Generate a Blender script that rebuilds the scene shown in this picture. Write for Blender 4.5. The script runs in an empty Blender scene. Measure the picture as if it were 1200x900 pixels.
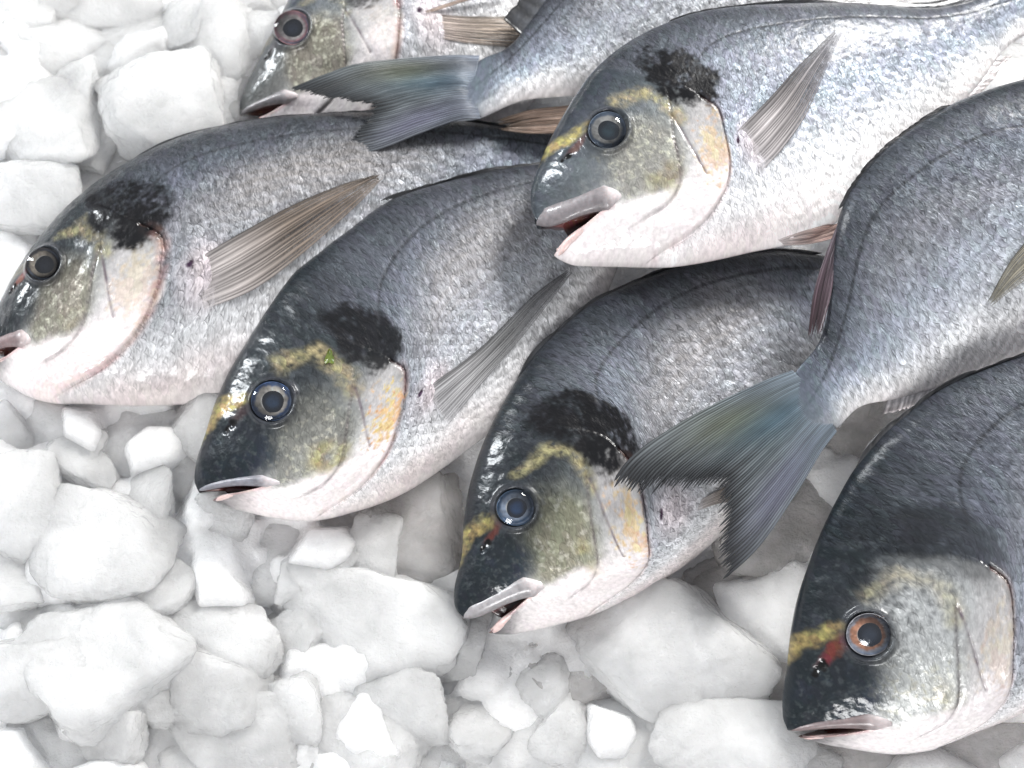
import bpy, math, random
import numpy as np

# ------------------------------------------------------------------ camera
scene = bpy.context.scene
TILT = math.radians(22.0)
CAM_D = 1.12
TARGET = np.array([0.0, 0.0, 0.03])
CAM = TARGET + CAM_D * np.array([0.0, -math.sin(TILT), math.cos(TILT)])
LENS = 70.0
cam_data = bpy.data.cameras.new('camera')
cam_data.lens = LENS
cam_data.sensor_width = 36.0
cam_data.clip_start = 0.05
cam_data.clip_end = 20.0
cam_data.dof.use_dof = True
cam_data.dof.focus_distance = 1.05
cam_data.dof.aperture_fstop = 9.0
cam = bpy.data.objects.new('camera', cam_data)
cam.location = CAM
cam.rotation_euler = (TILT, 0, 0)
scene.collection.objects.link(cam)
scene.camera = cam

# ------------------------------------------------------------------ world and lamps
world = bpy.data.worlds.new('World')
scene.world = world
world.use_nodes = True
wn = world.node_tree
bg = wn.nodes['Background']
wtc = wn.nodes.new('ShaderNodeTexCoord')
wsep = wn.nodes.new('ShaderNodeSeparateXYZ')
wramp = wn.nodes.new('ShaderNodeValToRGB')
wn.links.new(wtc.outputs['Generated'], wsep.inputs[0])
wn.links.new(wsep.outputs['Z'], wramp.inputs[0])
wramp.color_ramp.elements[0].position = 0.0
wramp.color_ramp.elements[0].color = (0.30, 0.30, 0.32, 1)
wramp.color_ramp.elements[1].position = 1.0
wramp.color_ramp.elements[1].color = (0.85, 0.87, 0.92, 1)
wn.links.new(wramp.outputs[0], bg.inputs['Color'])
bg.inputs['Strength'].default_value = 0.58

def area(name, loc, target, sx, sy, power, col):
    l = bpy.data.lights.new(name, 'AREA')
    l.shape = 'RECTANGLE'; l.size = sx; l.size_y = sy; l.energy = power; l.color = col
    o = bpy.data.objects.new(name, l)
    o.location = loc
    from mathutils import Vector
    o.rotation_euler = (Vector(target) - Vector(loc)).to_track_quat('-Z', 'Y').to_euler()
    scene.collection.objects.link(o)
    return o
area('key_softbox', (0.90, 1.35, 1.05), (0.0, 0.0, 0.0), 0.5, 0.5, 60, (1.0, 0.985, 0.96))
area('side_softbox', (-1.5, 0.75, 0.75), (0.0, 0.0, 0.05), 0.22, 0.7, 26, (0.93, 0.97, 1.0))
area('front_softbox', (-0.5, -1.5, 1.0), (-0.05, -0.1, 0.0), 0.6, 0.4, 24, (1.0, 1.0, 1.0))

scene.view_settings.view_transform = 'Standard'
scene.view_settings.look = 'None'
scene.view_settings.exposure = 0.06
scene.view_settings.gamma = 1.0
scene.render.engine = 'CYCLES'
scene.cycles.max_bounces = 32
scene.cycles.transmission_bounces = 24
scene.cycles.diffuse_bounces = 12
scene.cycles.glossy_bounces = 6
scene.cycles.transparent_max_bounces = 12
scene.cycles.use_denoising = True
scene.cycles.caustics_reflective = False
scene.cycles.caustics_refractive = True
scene.cycles.sample_clamp_indirect = 12.0
scene.cycles.blur_glossy = 1.0

# ------------------------------------------------------------------ photograph pixel -> point at a height
def at(px, py, z):
    """point of the place seen at (px,py) of the 1200x900 picture, at height z"""
    px = np.asarray(px, float); py = np.asarray(py, float); z = np.asarray(z, float)
    k = 36.0 / LENS / 1200.0
    x = (px - 600.0) * k
    y = -(py - 450.0) * k
    ct, st = math.cos(TILT), math.sin(TILT)
    dx = x
    dy = y * ct + st
    dz = y * st - ct
    t = (z - CAM[2]) / dz
    return np.stack([CAM[0] + dx * t, CAM[1] + dy * t, CAM[2] + dz * t], -1)

# ------------------------------------------------------------------ numeric helpers
def sst(a, b, x):
    t = np.clip((x - a) / (b - a), 0, 1)
    return t * t * (3 - 2 * t)

def _hash(ix, iy, seed):
    n = (ix.astype(np.int64) * 374761393 + iy.astype(np.int64) * 668265263 + seed * 974634777) & 0x7fffffff
    n = ((n ^ (n >> 13)) * 1274126177) & 0x7fffffff
    return ((n ^ (n >> 16)) & 0xffff) / 65535.0

def vnoise(x, y, seed=0):
    ix = np.floor(x); iy = np.floor(y)
    fx = x - ix; fy = y - iy
    fx = fx * fx * (3 - 2 * fx); fy = fy * fy * (3 - 2 * fy)
    a = _hash(ix, iy, seed); b = _hash(ix + 1, iy, seed)
    c = _hash(ix, iy + 1, seed); d = _hash(ix + 1, iy + 1, seed)
    return (a * (1 - fx) + b * fx) * (1 - fy) + (c * (1 - fx) + d * fx) * fy

def fbm(x, y, seed=0, oct=4):
    s = 0; amp = 0.5; t = 0
    for i in range(oct):
        s = s + amp * vnoise(x * 2 ** i + 13.7 * i, y * 2 ** i - 7.1 * i, seed + i * 17)
        t += amp; amp *= 0.5
    return s / t * 2 - 1

class TPS:
    def __init__(self, src, dst, reg=0.0):
        src = np.asarray(src, float); dst = np.asarray(dst, float)
        if dst.ndim == 1: dst = dst[:, None]
        self.sc = np.ptp(src, axis=0).max() + 1e-9
        self.c = src.mean(0)
        s = (src - self.c) / self.sc
        n = len(s)
        K = self._u(((s[:, None] - s[None]) ** 2).sum(-1)) + np.eye(n) * reg
        P = np.hstack([np.ones((n, 1)), s])
        L = np.zeros((n + 3, n + 3)); L[:n, :n] = K; L[:n, n:] = P; L[n:, :n] = P.T
        R = np.vstack([dst, np.zeros((3, dst.shape[1]))])
        self.w = np.linalg.solve(L, R); self.s = s
    @staticmethod
    def _u(r2):
        return np.where(r2 > 1e-14, 0.5 * r2 * np.log(np.maximum(r2, 1e-14)), 0.0)
    def __call__(self, p):
        p = (np.asarray(p, float) - self.c) / self.sc
        shp = p.shape[:-1]; p = p.reshape(-1, 2)
        out = np.hstack([np.ones((len(p), 1)), p]) @ self.w[len(self.s):]
        for i in range(len(self.s)):
            r2 = ((p - self.s[i]) ** 2).sum(-1)
            out += self._u(r2)[:, None] * self.w[i]
        return out.reshape(shp + (out.shape[1],))

def poly_dist(x, y, pts):
    """distance to a polyline and the fraction along it"""
    pts = np.asarray(pts, float)
    best = np.full(np.shape(x), 1e9); fr = np.zeros(np.shape(x)); side = np.zeros(np.shape(x))
    seg = np.hypot(*(pts[1:] - pts[:-1]).T); cum = np.r_[0, np.cumsum(seg)]
    for i in range(len(pts) - 1):
        a, b = pts[i], pts[i + 1]; d = b - a
        t = np.clip(((x - a[0]) * d[0] + (y - a[1]) * d[1]) / (d @ d), 0, 1)
        qx = x - a[0] - t * d[0]; qy = y - a[1] - t * d[1]
        r = np.hypot(qx, qy); m = r < best
        best = np.where(m, r, best); fr = np.where(m, (cum[i] + t * seg[i]) / cum[-1], fr)
        side = np.where(m, np.sign(d[0] * qy - d[1] * qx), side)
    return best, fr, side

def smooth_curve(pts, n):
    """Catmull-Rom through points, resampled by arc length"""
    p = np.asarray(pts, float)
    if len(p) == 2:
        return p[0] + (p[1] - p[0]) * np.linspace(0, 1, n)[:, None]
    q = np.vstack([2 * p[0] - p[1], p, 2 * p[-1] - p[-2]])
    out = []
    for i in range(1, len(q) - 2):
        t = np.linspace(0, 1, 24, endpoint=False)[:, None]
        out.append(0.5 * ((2 * q[i]) + (-q[i - 1] + q[i + 1]) * t + (2 * q[i - 1] - 5 * q[i] + 4 * q[i + 1] - q[i + 2]) * t ** 2
                          + (-q[i - 1] + 3 * q[i] - 3 * q[i + 1] + q[i + 2]) * t ** 3))
    out.append(p[-1:]); c = np.vstack(out)
    L = np.r_[0, np.cumsum(np.sqrt(((c[1:] - c[:-1]) ** 2).sum(-1)))]
    s = np.linspace(0, L[-1], n)
    return np.stack([np.interp(s, L, c[:, k]) for k in range(c.shape[1])], -1)

# ------------------------------------------------------------------ mesh helpers
def make_mesh(name, verts, quads, mat, parent=None, attrs=None, uv=None, tris=None, smooth=True):
    verts = np.ascontiguousarray(verts.reshape(-1, 3), dtype=np.float32)
    me = bpy.data.meshes.new(name)
    faces = []
    nq = 0 if quads is None else len(quads); nt = 0 if tris is None else len(tris)
    me.vertices.add(len(verts)); me.vertices.foreach_set('co', verts.ravel())
    idx = []
    if nq: idx.append(np.asarray(quads, np.int32).ravel())
    if nt: idx.append(np.asarray(tris, np.int32).ravel())
    idx = np.concatenate(idx)
    me.loops.add(len(idx)); me.loops.foreach_set('vertex_index', idx)
    me.polygons.add(nq + nt)
    tot = np.r_[np.full(nq, 4), np.full(nt, 3)].astype(np.int32)
    start = np.r_[0, np.cumsum(tot)[:-1]].astype(np.int32)
    me.polygons.foreach_set('loop_start', start)
    me.polygons.foreach_set('use_smooth', np.full(nq + nt, smooth, dtype=bool))
    me.update(calc_edges=True)
    me.validate()
    for k, a in (attrs or {}).items():
        a = np.asarray(a, np.float32)
        if a.ndim == 2 and a.shape[1] == 3 and k == 'tuv':
            t = me.attributes.new(k, 'FLOAT_VECTOR', 'POINT'); t.data.foreach_set('vector', a.ravel())
        elif a.ndim == 2:
            t = me.attributes.new(k, 'FLOAT_COLOR', 'POINT')
            t.data.foreach_set('color', np.hstack([a, np.ones((len(a), 1), np.float32)]).astype(np.float32).ravel())
        else:
            t = me.attributes.new(k, 'FLOAT', 'POINT'); t.data.foreach_set('value', a.ravel())
    me.materials.append(mat)
    o = bpy.data.objects.new(name, me)
    scene.collection.objects.link(o)
    if parent is not None:
        o.parent = parent
        o.matrix_parent_inverse = parent.matrix_world.inverted()
    return o

def grid_quads(nu, nv, wrap_v=False, flip=False, off=0):
    u = np.arange(nu - 1)[:, None]; v = np.arange(nv if wrap_v else nv - 1)[None]
    v2 = (v + 1) % nv
    q = np.stack([u * nv + v, (u + 1) * nv + v, (u + 1) * nv + v2, u * nv + v2], -1).reshape(-1, 4) + off
    return q[:, ::-1] if flip else q

# ------------------------------------------------------------------ materials
def new_mat(name):
    m = bpy.data.materials.new(name); m.use_nodes = True
    nt = m.node_tree; nt.nodes.clear()
    return m, nt, nt.nodes, nt.links

def N(nodes, t, **kw):
    n = nodes.new(t)
    for k, v in kw.items():
        if isinstance(k, str) and hasattr(n, k): setattr(n, k, v)
    return n

def math_node(nt, op, a, b=None, c=None, clamp=False):
    n = nt.nodes.new('ShaderNodeMath'); n.operation = op; n.use_clamp = clamp
    for i, v in enumerate((a, b, c)):
        if v is None: continue
        if isinstance(v, (int, float)): n.inputs[i].default_value = v
        else: nt.links.new(v, n.inputs[i])
    return n.outputs[0]

def attr(nt, name):
    n = nt.nodes.new('ShaderNodeAttribute'); n.attribute_name = name
    return n

def skin_material():
    m, nt, nodes, links = new_mat('wet_fish_skin')
    out = N(nodes, 'ShaderNodeOutputMaterial'); p = N(nodes, 'ShaderNodeBsdfPrincipled')
    links.new(p.outputs[0], out.inputs[0])
    col = attr(nt, 'skin_colour'); scl = attr(nt, 'scale_amount'); wet = attr(nt, 'metal'); uv = attr(nt, 'tuv')
    info = N(nodes, 'ShaderNodeObjectInfo')
    # warp the coordinates a little
    nz = N(nodes, 'ShaderNodeTexNoise'); nz.inputs['Scale'].default_value = 12; nz.inputs['Detail'].default_value = 1.5
    links.new(uv.outputs['Vector'], nz.inputs['Vector'])
    sub = N(nodes, 'ShaderNodeVectorMath', operation='SUBTRACT'); links.new(nz.outputs['Color'], sub.inputs[0]); sub.inputs[1].default_value = (.5, .5, .5)
    scv = N(nodes, 'ShaderNodeVectorMath', operation='SCALE'); links.new(sub.outputs[0], scv.inputs[0]); scv.inputs['Scale'].default_value = 0.016
    add = N(nodes, 'ShaderNodeVectorMath', operation='ADD'); links.new(uv.outputs['Vector'], add.inputs[0]); links.new(scv.outputs[0], add.inputs[1])
    sp = N(nodes, 'ShaderNodeSeparateXYZ'); links.new(add.outputs[0], sp.inputs[0])
    su = math_node(nt, 'MULTIPLY', sp.outputs['X'], 86.0)
    par = math_node(nt, 'MULTIPLY', math_node(nt, 'FLOORED_MODULO', math_node(nt, 'FLOOR', su), 2.0), 0.5)
    sv = math_node(nt, 'ADD', math_node(nt, 'MULTIPLY', sp.outputs['Y'], 42.0), par)
    fu = math_node(nt, 'FRACT', su); fv = math_node(nt, 'SUBTRACT', math_node(nt, 'FRACT', sv), 0.5)
    arc = math_node(nt, 'ADD', fu, math_node(nt, 'MULTIPLY', math_node(nt, 'MULTIPLY', fv, fv), 2.2))
    nxt = math_node(nt, 'GREATER_THAN', arc, 1.0)
    t_ = math_node(nt, 'FRACT', arc)
    cmb = N(nodes, 'ShaderNodeCombineXYZ'); links.new(math_node(nt, 'ADD', math_node(nt, 'FLOOR', su), nxt), cmb.inputs[0]); links.new(math_node(nt, 'FLOOR', sv), cmb.inputs[1])
    wnz = N(nodes, 'ShaderNodeTexWhiteNoise', noise_dimensions='2D'); links.new(cmb.outputs[0], wnz.inputs['Vector'])
    csep = N(nodes, 'ShaderNodeSeparateColor'); links.new(wnz.outputs['Color'], csep.inputs[0])
    rnd = csep.outputs[0]; rnd2 = csep.outputs[1]; rnd3 = csep.outputs[2]
    # every scale is a wedge rising to its rounded rear edge
    h = math_node(nt, 'MULTIPLY', t_, math_node(nt, 'MULTIPLY_ADD', rnd, 0.8, 0.35))
    h = math_node(nt, 'ADD', h, math_node(nt, 'MULTIPLY', math_node(nt, 'MULTIPLY', fv, math_node(nt, 'SUBTRACT', rnd2, 0.5)), 1.1))
    edge = math_node(nt, 'MINIMUM', math_node(nt, 'MULTIPLY', t_, 4.0), 1.0)
    # fine streaks lying across the body
    mul2 = N(nodes, 'ShaderNodeVectorMath', operation='MULTIPLY'); links.new(add.outputs[0], mul2.inputs[0]); mul2.inputs[1].default_value = (165, 56, 1)
    n2 = N(nodes, 'ShaderNodeTexNoise', noise_dimensions='2D'); n2.inputs['Scale'].default_value = 1; n2.inputs['Detail'].default_value = 4; n2.inputs['Roughness'].default_value = .6; n2.inputs['Distortion'].default_value = 1.6
    links.new(mul2.outputs[0], n2.inputs['Vector'])
    h = math_node(nt, 'ADD', h, math_node(nt, 'MULTIPLY', n2.outputs['Fac'], 1.15))
    bump = N(nodes, 'ShaderNodeBump'); bump.inputs['Distance'].default_value = 0.0011
    links.new(h, bump.inputs['Height'])
    links.new(math_node(nt, 'MULTIPLY', scl.outputs['Fac'], 0.50), bump.inputs['Strength'])
    # small wet unevenness everywhere
    n3 = N(nodes, 'ShaderNodeTexNoise', noise_dimensions='2D'); n3.inputs['Scale'].default_value = 130; n3.inputs['Detail'].default_value = 4
    links.new(uv.outputs['Vector'], n3.inputs['Vector'])
    b2 = N(nodes, 'ShaderNodeBump'); b2.inputs['Distance'].default_value = 0.0012; b2.inputs['Strength'].default_value = 0.30
    links.new(n3.outputs['Fac'], b2.inputs['Height']); links.new(bump.outputs[0], b2.inputs['Normal'])
    links.new(b2.outputs[0], p.inputs['Normal'])
    # pigment varies scale by scale: dark line in the joint, pale or dark scale
    v = math_node(nt, 'MULTIPLY_ADD', rnd2, 0.30, 0.86)
    st = math_node(nt, 'MAXIMUM', math_node(nt, 'MULTIPLY_ADD', n2.outputs['Fac'], 1.9, .06), 0.35)
    v = math_node(nt, 'MULTIPLY', v, st)
    v = math_node(nt, 'MULTIPLY', v, math_node(nt, 'MULTIPLY_ADD', edge, math_node(nt, 'MULTIPLY_ADD', rnd3, 0.55, 0.30), math_node(nt, 'MULTIPLY_ADD', rnd3, -0.50, 0.80)))
    one = math_node(nt, 'SUBTRACT', v, 1.0)
    v = math_node(nt, 'MULTIPLY_ADD', one, math_node(nt, 'MINIMUM', scl.outputs['Fac'], 1.0), 1.0)
    v = math_node(nt, 'MULTIPLY', v, math_node(nt, 'MULTIPLY_ADD', n3.outputs['Fac'], 0.5, 0.75))
    cm = N(nodes, 'ShaderNodeVectorMath', operation='SCALE'); links.new(col.outputs['Color'], cm.inputs[0]); links.new(v, cm.inputs['Scale'])
    # a little iridescence in the guanine layer, differs from scale to scale
    hue = N(nodes, 'ShaderNodeHueSaturation'); links.new(cm.outputs[0], hue.inputs['Color'])
    links.new(math_node(nt, 'MULTIPLY_ADD', rnd, 0.05, 0.475), hue.inputs['Hue'])
    hue.inputs['Saturation'].default_value = 1.1
    links.new(hue.outputs[0], p.inputs['Base Color'])
    links.new(wet.outputs['Fac'], p.inputs['Metallic'])
    r = math_node(nt, 'MULTIPLY_ADD', rnd, 0.16, 0.30)
    links.new(r, p.inputs['Roughness'])
    p.inputs['Specular IOR Level'].default_value = 0.10
    p.inputs['Coat Weight'].default_value = 0.5
    links.new(math_node(nt, 'MULTIPLY_ADD', scl.outputs['Fac'], 0.17, 0.06), p.inputs['Coat Roughness'])
    links.new(math_node(nt, 'MULTIPLY_ADD', scl.outputs['Fac'], -0.5, 1.0), p.inputs['Coat Weight'])
    p.inputs['Coat IOR'].default_value = 1.36
    # the water film is smoother than the skin below it
    film = N(nodes, 'ShaderNodeBump'); film.inputs['Distance'].default_value = 0.0009
    n4 = N(nodes, 'ShaderNodeTexNoise', noise_dimensions='2D'); n4.inputs['Scale'].default_value = 85; n4.inputs['Detail'].default_value = 3
    links.new(uv.outputs['Vector'], n4.inputs['Vector'])
    links.new(math_node(nt, 'ADD', n4.outputs['Fac'], math_node(nt, 'MULTIPLY', n2.outputs['Fac'], 0.25)), film.inputs['Height'])
    film.inputs['Strength'].default_value = 0.22
    links.new(film.outputs[0], p.inputs['Coat Normal'])
    return m

def fin_material():
    m, nt, nodes, links = new_mat('wet_fin_membrane')
    out = N(nodes, 'ShaderNodeOutputMaterial'); p = N(nodes, 'ShaderNodeBsdfPrincipled')
    col = attr(nt, 'skin_colour'); al = attr(nt, 'clear'); uv = attr(nt, 'tuv')
    mul = N(nodes, 'ShaderNodeVectorMath', operation='MULTIPLY'); links.new(uv.outputs['Vector'], mul.inputs[0]); mul.inputs[1].default_value = (40, 5, 1)
    nz = N(nodes, 'ShaderNodeTexNoise', noise_dimensions='2D'); nz.inputs['Scale'].default_value = 1; nz.inputs['Detail'].default_value = 4
    links.new(mul.outputs[0], nz.inputs['Vector'])
    cm = N(nodes, 'ShaderNodeVectorMath', operation='SCALE'); links.new(col.outputs['Color'], cm.inputs[0])
    links.new(math_node(nt, 'MULTIPLY_ADD', nz.outputs['Fac'], 0.9, 0.55), cm.inputs['Scale'])
    links.new(cm.outputs[0], p.inputs['Base Color'])
    b = N(nodes, 'ShaderNodeBump'); b.inputs['Distance'].default_value = 0.0006; b.inputs['Strength'].default_value = .6
    links.new(nz.outputs['Fac'], b.inputs['Height']); links.new(b.outputs[0], p.inputs['Normal'])
    p.inputs['Roughness'].default_value = 0.36; p.inputs['Metallic'].default_value = 0.15
    p.inputs['Coat Weight'].default_value = 0.4; p.inputs['Coat Roughness'].default_value = 0.18
    tr = N(nodes, 'ShaderNodeBsdfTransparent'); mx = N(nodes, 'ShaderNodeMixShader')
    links.new(al.outputs['Fac'], mx.inputs[0]); links.new(p.outputs[0], mx.inputs[1]); links.new(tr.outputs[0], mx.inputs[2])
    links.new(mx.outputs[0], out.inputs[0])
    return m

def plain(name, rough=0.3, metal=0.0, coat=0.0, sss=0.0, spec=0.5):
    """colour comes from the mesh attribute skin_colour, with fine mottling"""
    m, nt, nodes, links = new_mat(name)
    out = N(nodes, 'ShaderNodeOutputMaterial'); p = N(nodes, 'ShaderNodeBsdfPrincipled'); links.new(p.outputs[0], out.inputs[0])
    col = attr(nt, 'skin_colour')
    tc = N(nodes, 'ShaderNodeTexCoord')
    nz = N(nodes, 'ShaderNodeTexNoise'); nz.inputs['Scale'].default_value = 420; nz.inputs['Detail'].default_value = 4
    links.new(tc.outputs['Object'], nz.inputs['Vector'])
    cm = N(nodes, 'ShaderNodeVectorMath', operation='SCALE'); links.new(col.outputs['Color'], cm.inputs[0])
    links.new(math_node(nt, 'MULTIPLY_ADD', nz.outputs['Fac'], 0.8, 0.6), cm.inputs['Scale'])
    links.new(cm.outputs[0], p.inputs['Base Color'])
    b = N(nodes, 'ShaderNodeBump'); b.inputs['Distance'].default_value = 0.0005; b.inputs['Strength'].default_value = .5
    links.new(nz.outputs['Fac'], b.inputs['Height']); links.new(b.outputs[0], p.inputs['Normal'])
    p.inputs['Roughness'].default_value = rough; p.inputs['Metallic'].default_value = metal
    p.inputs['Coat Weight'].default_value = coat; p.inputs['Coat Roughness'].default_value = 0.08
    p.inputs['Specular IOR Level'].default_value = spec
    if sss:
        p.inputs['Subsurface Weight'].default_value = sss; p.inputs['Subsurface Radius'].default_value = (1, .5, .4)
        p.inputs['Subsurface Scale'].default_value = 0.004
    return m

def cornea_material():
    m, nt, nodes, links = new_mat('wet_cornea')
    out = N(nodes, 'ShaderNodeOutputMaterial')
    gl = N(nodes, 'ShaderNodeBsdfGlossy'); gl.inputs['Roughness'].default_value = 0.04
    tr = N(nodes, 'ShaderNodeBsdfTransparent'); tr.inputs['Color'].default_value = (.93, .95, .98, 1)
    fr = N(nodes, 'ShaderNodeFresnel'); fr.inputs['IOR'].default_value = 1.4
    mx = N(nodes, 'ShaderNodeMixShader'); links.new(fr.outputs[0], mx.inputs[0]); links.new(tr.outputs[0], mx.inputs[1]); links.new(gl.outputs[0], mx.inputs[2])
    links.new(mx.outputs[0], out.inputs[0])
    return m

def ice_material(name, base, frost, trans, tint):
    m, nt, nodes, links = new_mat(name)
    out = N(nodes, 'ShaderNodeOutputMaterial'); p = N(nodes, 'ShaderNodeBsdfPrincipled'); links.new(p.outputs[0], out.inputs[0])
    tc = N(nodes, 'ShaderNodeTexCoord')
    geo = N(nodes, 'ShaderNodeNewGeometry')
    n1 = N(nodes, 'ShaderNodeTexNoise'); n1.inputs['Scale'].default_value = 38; n1.inputs['Detail'].default_value = 7; n1.inputs['Roughness'].default_value = .62
    links.new(geo.outputs['Position'], n1.inputs['Vector'])
    n2 = N(nodes, 'ShaderNodeTexNoise'); n2.inputs['Scale'].default_value = 210; n2.inputs['Detail'].default_value = 5; n2.inputs['Roughness'].default_value = .72; n2.inputs['Distortion'].default_value = .8
    links.new(geo.outputs['Position'], n2.inputs['Vector'])
    rp = N(nodes, 'ShaderNodeValToRGB'); links.new(n1.outputs['Fac'], rp.inputs[0])
    rp.color_ramp.elements[0].position = .34; rp.color_ramp.elements[0].color = (*tint, 1)
    rp.color_ramp.elements[1].position = .66; rp.color_ramp.elements[1].color = (*base, 1)
    links.new(rp.outputs[0], p.inputs['Base Color'])
    hh = math_node(nt, 'MULTIPLY_ADD', n2.outputs['Fac'], 0.35, math_node(nt, 'MULTIPLY', n1.outputs['Fac'], 1.3))
    b = N(nodes, 'ShaderNodeBump'); b.inputs['Distance'].default_value = 0.006; b.inputs['Strength'].default_value = .9
    links.new(hh, b.inputs['Height']); links.new(b.outputs[0], p.inputs['Normal'])
    r = math_node(nt, 'MULTIPLY_ADD', n1.outputs['Fac'], 0.5, frost - 0.25)
    links.new(r, p.inputs['Roughness'])
    p.inputs['IOR'].default_value = 1.31
    n6 = N(nodes, 'ShaderNodeTexNoise'); n6.inputs['Scale'].default_value = 130; n6.inputs['Detail'].default_value = 6; n6.inputs['Roughness'].default_value = .6
    links.new(geo.outputs['Position'], n6.inputs['Vector'])
    cb = N(nodes, 'ShaderNodeBump'); cb.inputs['Distance'].default_value = 0.008; cb.inputs['Strength'].default_value = 1.0
    links.new(n6.outputs['Fac'], cb.inputs['Height']); links.new(cb.outputs[0], p.inputs['Coat Normal'])
    p.inputs['Coat Weight'].default_value = 1.0; p.inputs['Coat Roughness'].default_value = 0.07; p.inputs['Coat IOR'].default_value = 1.4
    p.inputs['Subsurface Weight'].default_value = 0.8
    p.inputs['Subsurface Radius'].default_value = (1.0, 1.02, 1.05)
    p.inputs['Subsurface Scale'].default_value = 0.03
    # clearer and cloudier zones: part of the light passes straight through
    n5 = N(nodes, 'ShaderNodeTexNoise'); n5.inputs['Scale'].default_value = 24; n5.inputs['Detail'].default_value = 3; n5.inputs['Distortion'].default_value = .5
    links.new(geo.outputs['Position'], n5.inputs['Vector'])
    tw = math_node(nt, 'MULTIPLY_ADD', n5.outputs['Fac'], 0.7, trans - 0.35, clamp=True)
    tr = N(nodes, 'ShaderNodeBsdfGlass'); tr.inputs['Color'].default_value = (*[min(1, .6 + .4 * c) for c in base], 1); tr.inputs['Roughness'].default_value = .10; tr.inputs['IOR'].default_value = 1.31; links.new(cb.outputs[0], tr.inputs['Normal'])
    mx = N(nodes, 'ShaderNodeMixShader'); links.new(tw, mx.inputs[0]); links.new(p.outputs[0], mx.inputs[1]); links.new(tr.outputs[0], mx.inputs[2])
    links.new(mx.outputs[0], out.inputs[0])
    return m

SKIN = skin_material(); FIN = fin_material()
LIP = plain('wet_lip_skin', .40, 0, .3, .2); IRIS = plain('eye_iris', .25, .5, .6); PUPIL = plain('eye_pupil', .15, 0, .8)
RIM = plain('eye_rim', .25, 0, .7); CORNEA = cornea_material(); MOUTH = plain('mouth_flesh', .35, 0, .4, .3)
ICE = ice_material('frosted_ice', (.985, .987, .99), .22, 0.44, (.965, .97, .975))
ICE_BED = ice_material('packed_ice', (.97, .97, .975), .30, 0.1, (.94, .94, .95))
ICE_CLEAR = ice_material('clear_ice', (.96, .93, .91), .16, 0.72, (.90, .85, .82))

# ------------------------------------------------------------------ the bream in its own measures (1 = snout to tail root)
DX = np.array([-.004, 0, .02, .055, .09, .127, .165, .208, .26, .322, .38, .438, .546, .69, .83, .91, 1.0, 1.08])
DY = np.array([-.012, .012, .045, .082, .12, .153, .18, .204, .222, .232, .232, .225, .198, .14, .075, .052, .050, .030])
VX = np.array([-.004, 0, .009, .03, .05, .10, .16, .217, .34, .45, .55, .65, .75, .83, .91, 1.0, 1.08])
VY = np.array([-.020, -.045, -.068, -.092, -.105, -.132, -.158, -.178, -.21, -.225, -.215, -.18, -.13, -.085, -.055, -.055, -.034])
TX = np.array([-.01, 0, .02, .05, .10, .16, .25, .35, .45, .60, .75, .88, 1.0, 1.10])
TY = np.array([.004, .014, .028, .042, .060, .074, .087, .092, .090, .074, .048, .026, .010, .003])
def mono(xs, ys):
    c = smooth_curve(np.stack([xs, ys], -1), 900)
    o = np.argsort(c[:, 0], kind='stable')
    return c[o, 0], c[o, 1]
_D, _V, _T = mono(DX, DY), mono(VX, VY), mono(TX, TY)
Dn = lambda x: np.interp(x, *_D)
Vn = lambda x: np.interp(x, *_V)
Tn = lambda x: np.interp(x, *_T)
OPERC = smooth_curve([(.335, .07), (.359, .035), (.358, 0), (.349, -.037), (.33, -.08), (.302, -.109), (.25, -.138), (.168, -.150)], 60)
PREOP = smooth_curve([(.272, .066), (.262, .03), (.256, -.003), (.244, -.047), (.215, -.075), (.17, -.085)], 40)
GROOVE = smooth_curve([(.275, .062), (.283, .01), (.292, -.053)], 20)
LATERAL = smooth_curve([(.345, .122), (.40, .145), (.47, .145), (.57, .127), (.67, .1), (.82, .047), (1.0, .005), (1.09, 0)], 90)

def thick(x, y):
    """half thickness of the body at a point of its side"""
    d, v = Dn(x), Vn(x)
    w = np.clip((y - (d + v) / 2) / ((d - v) / 2 + 1e-6), -1, 1)
    return Tn(x) * np.maximum(1 - np.abs(w) ** 2.15, 0) ** 0.52

LM = dict(lip=(0, -.008), jaw=(.009, -.068), mc=(.151, -.034), eye=(.168, .081), d1=(.055, .082), d2=(.127, .153), d3=(.208, .204),
          d4=(.322, .232), d5=(.438, .225), d6=(.546, .198), d7=(.69, .14), d8=(.83, .075), v1=(.10, -.132), v2=(.217, -.178),
          v3=(.34, -.21), v4=(.45, -.225), v7=(.69, -.161), v8=(.83, -.085), bt=(1.0, .055), bb=(1.0, -.06), op=(.349, -.050),
          pb=(.392, -.05), patch=(.325, .105))

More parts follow.
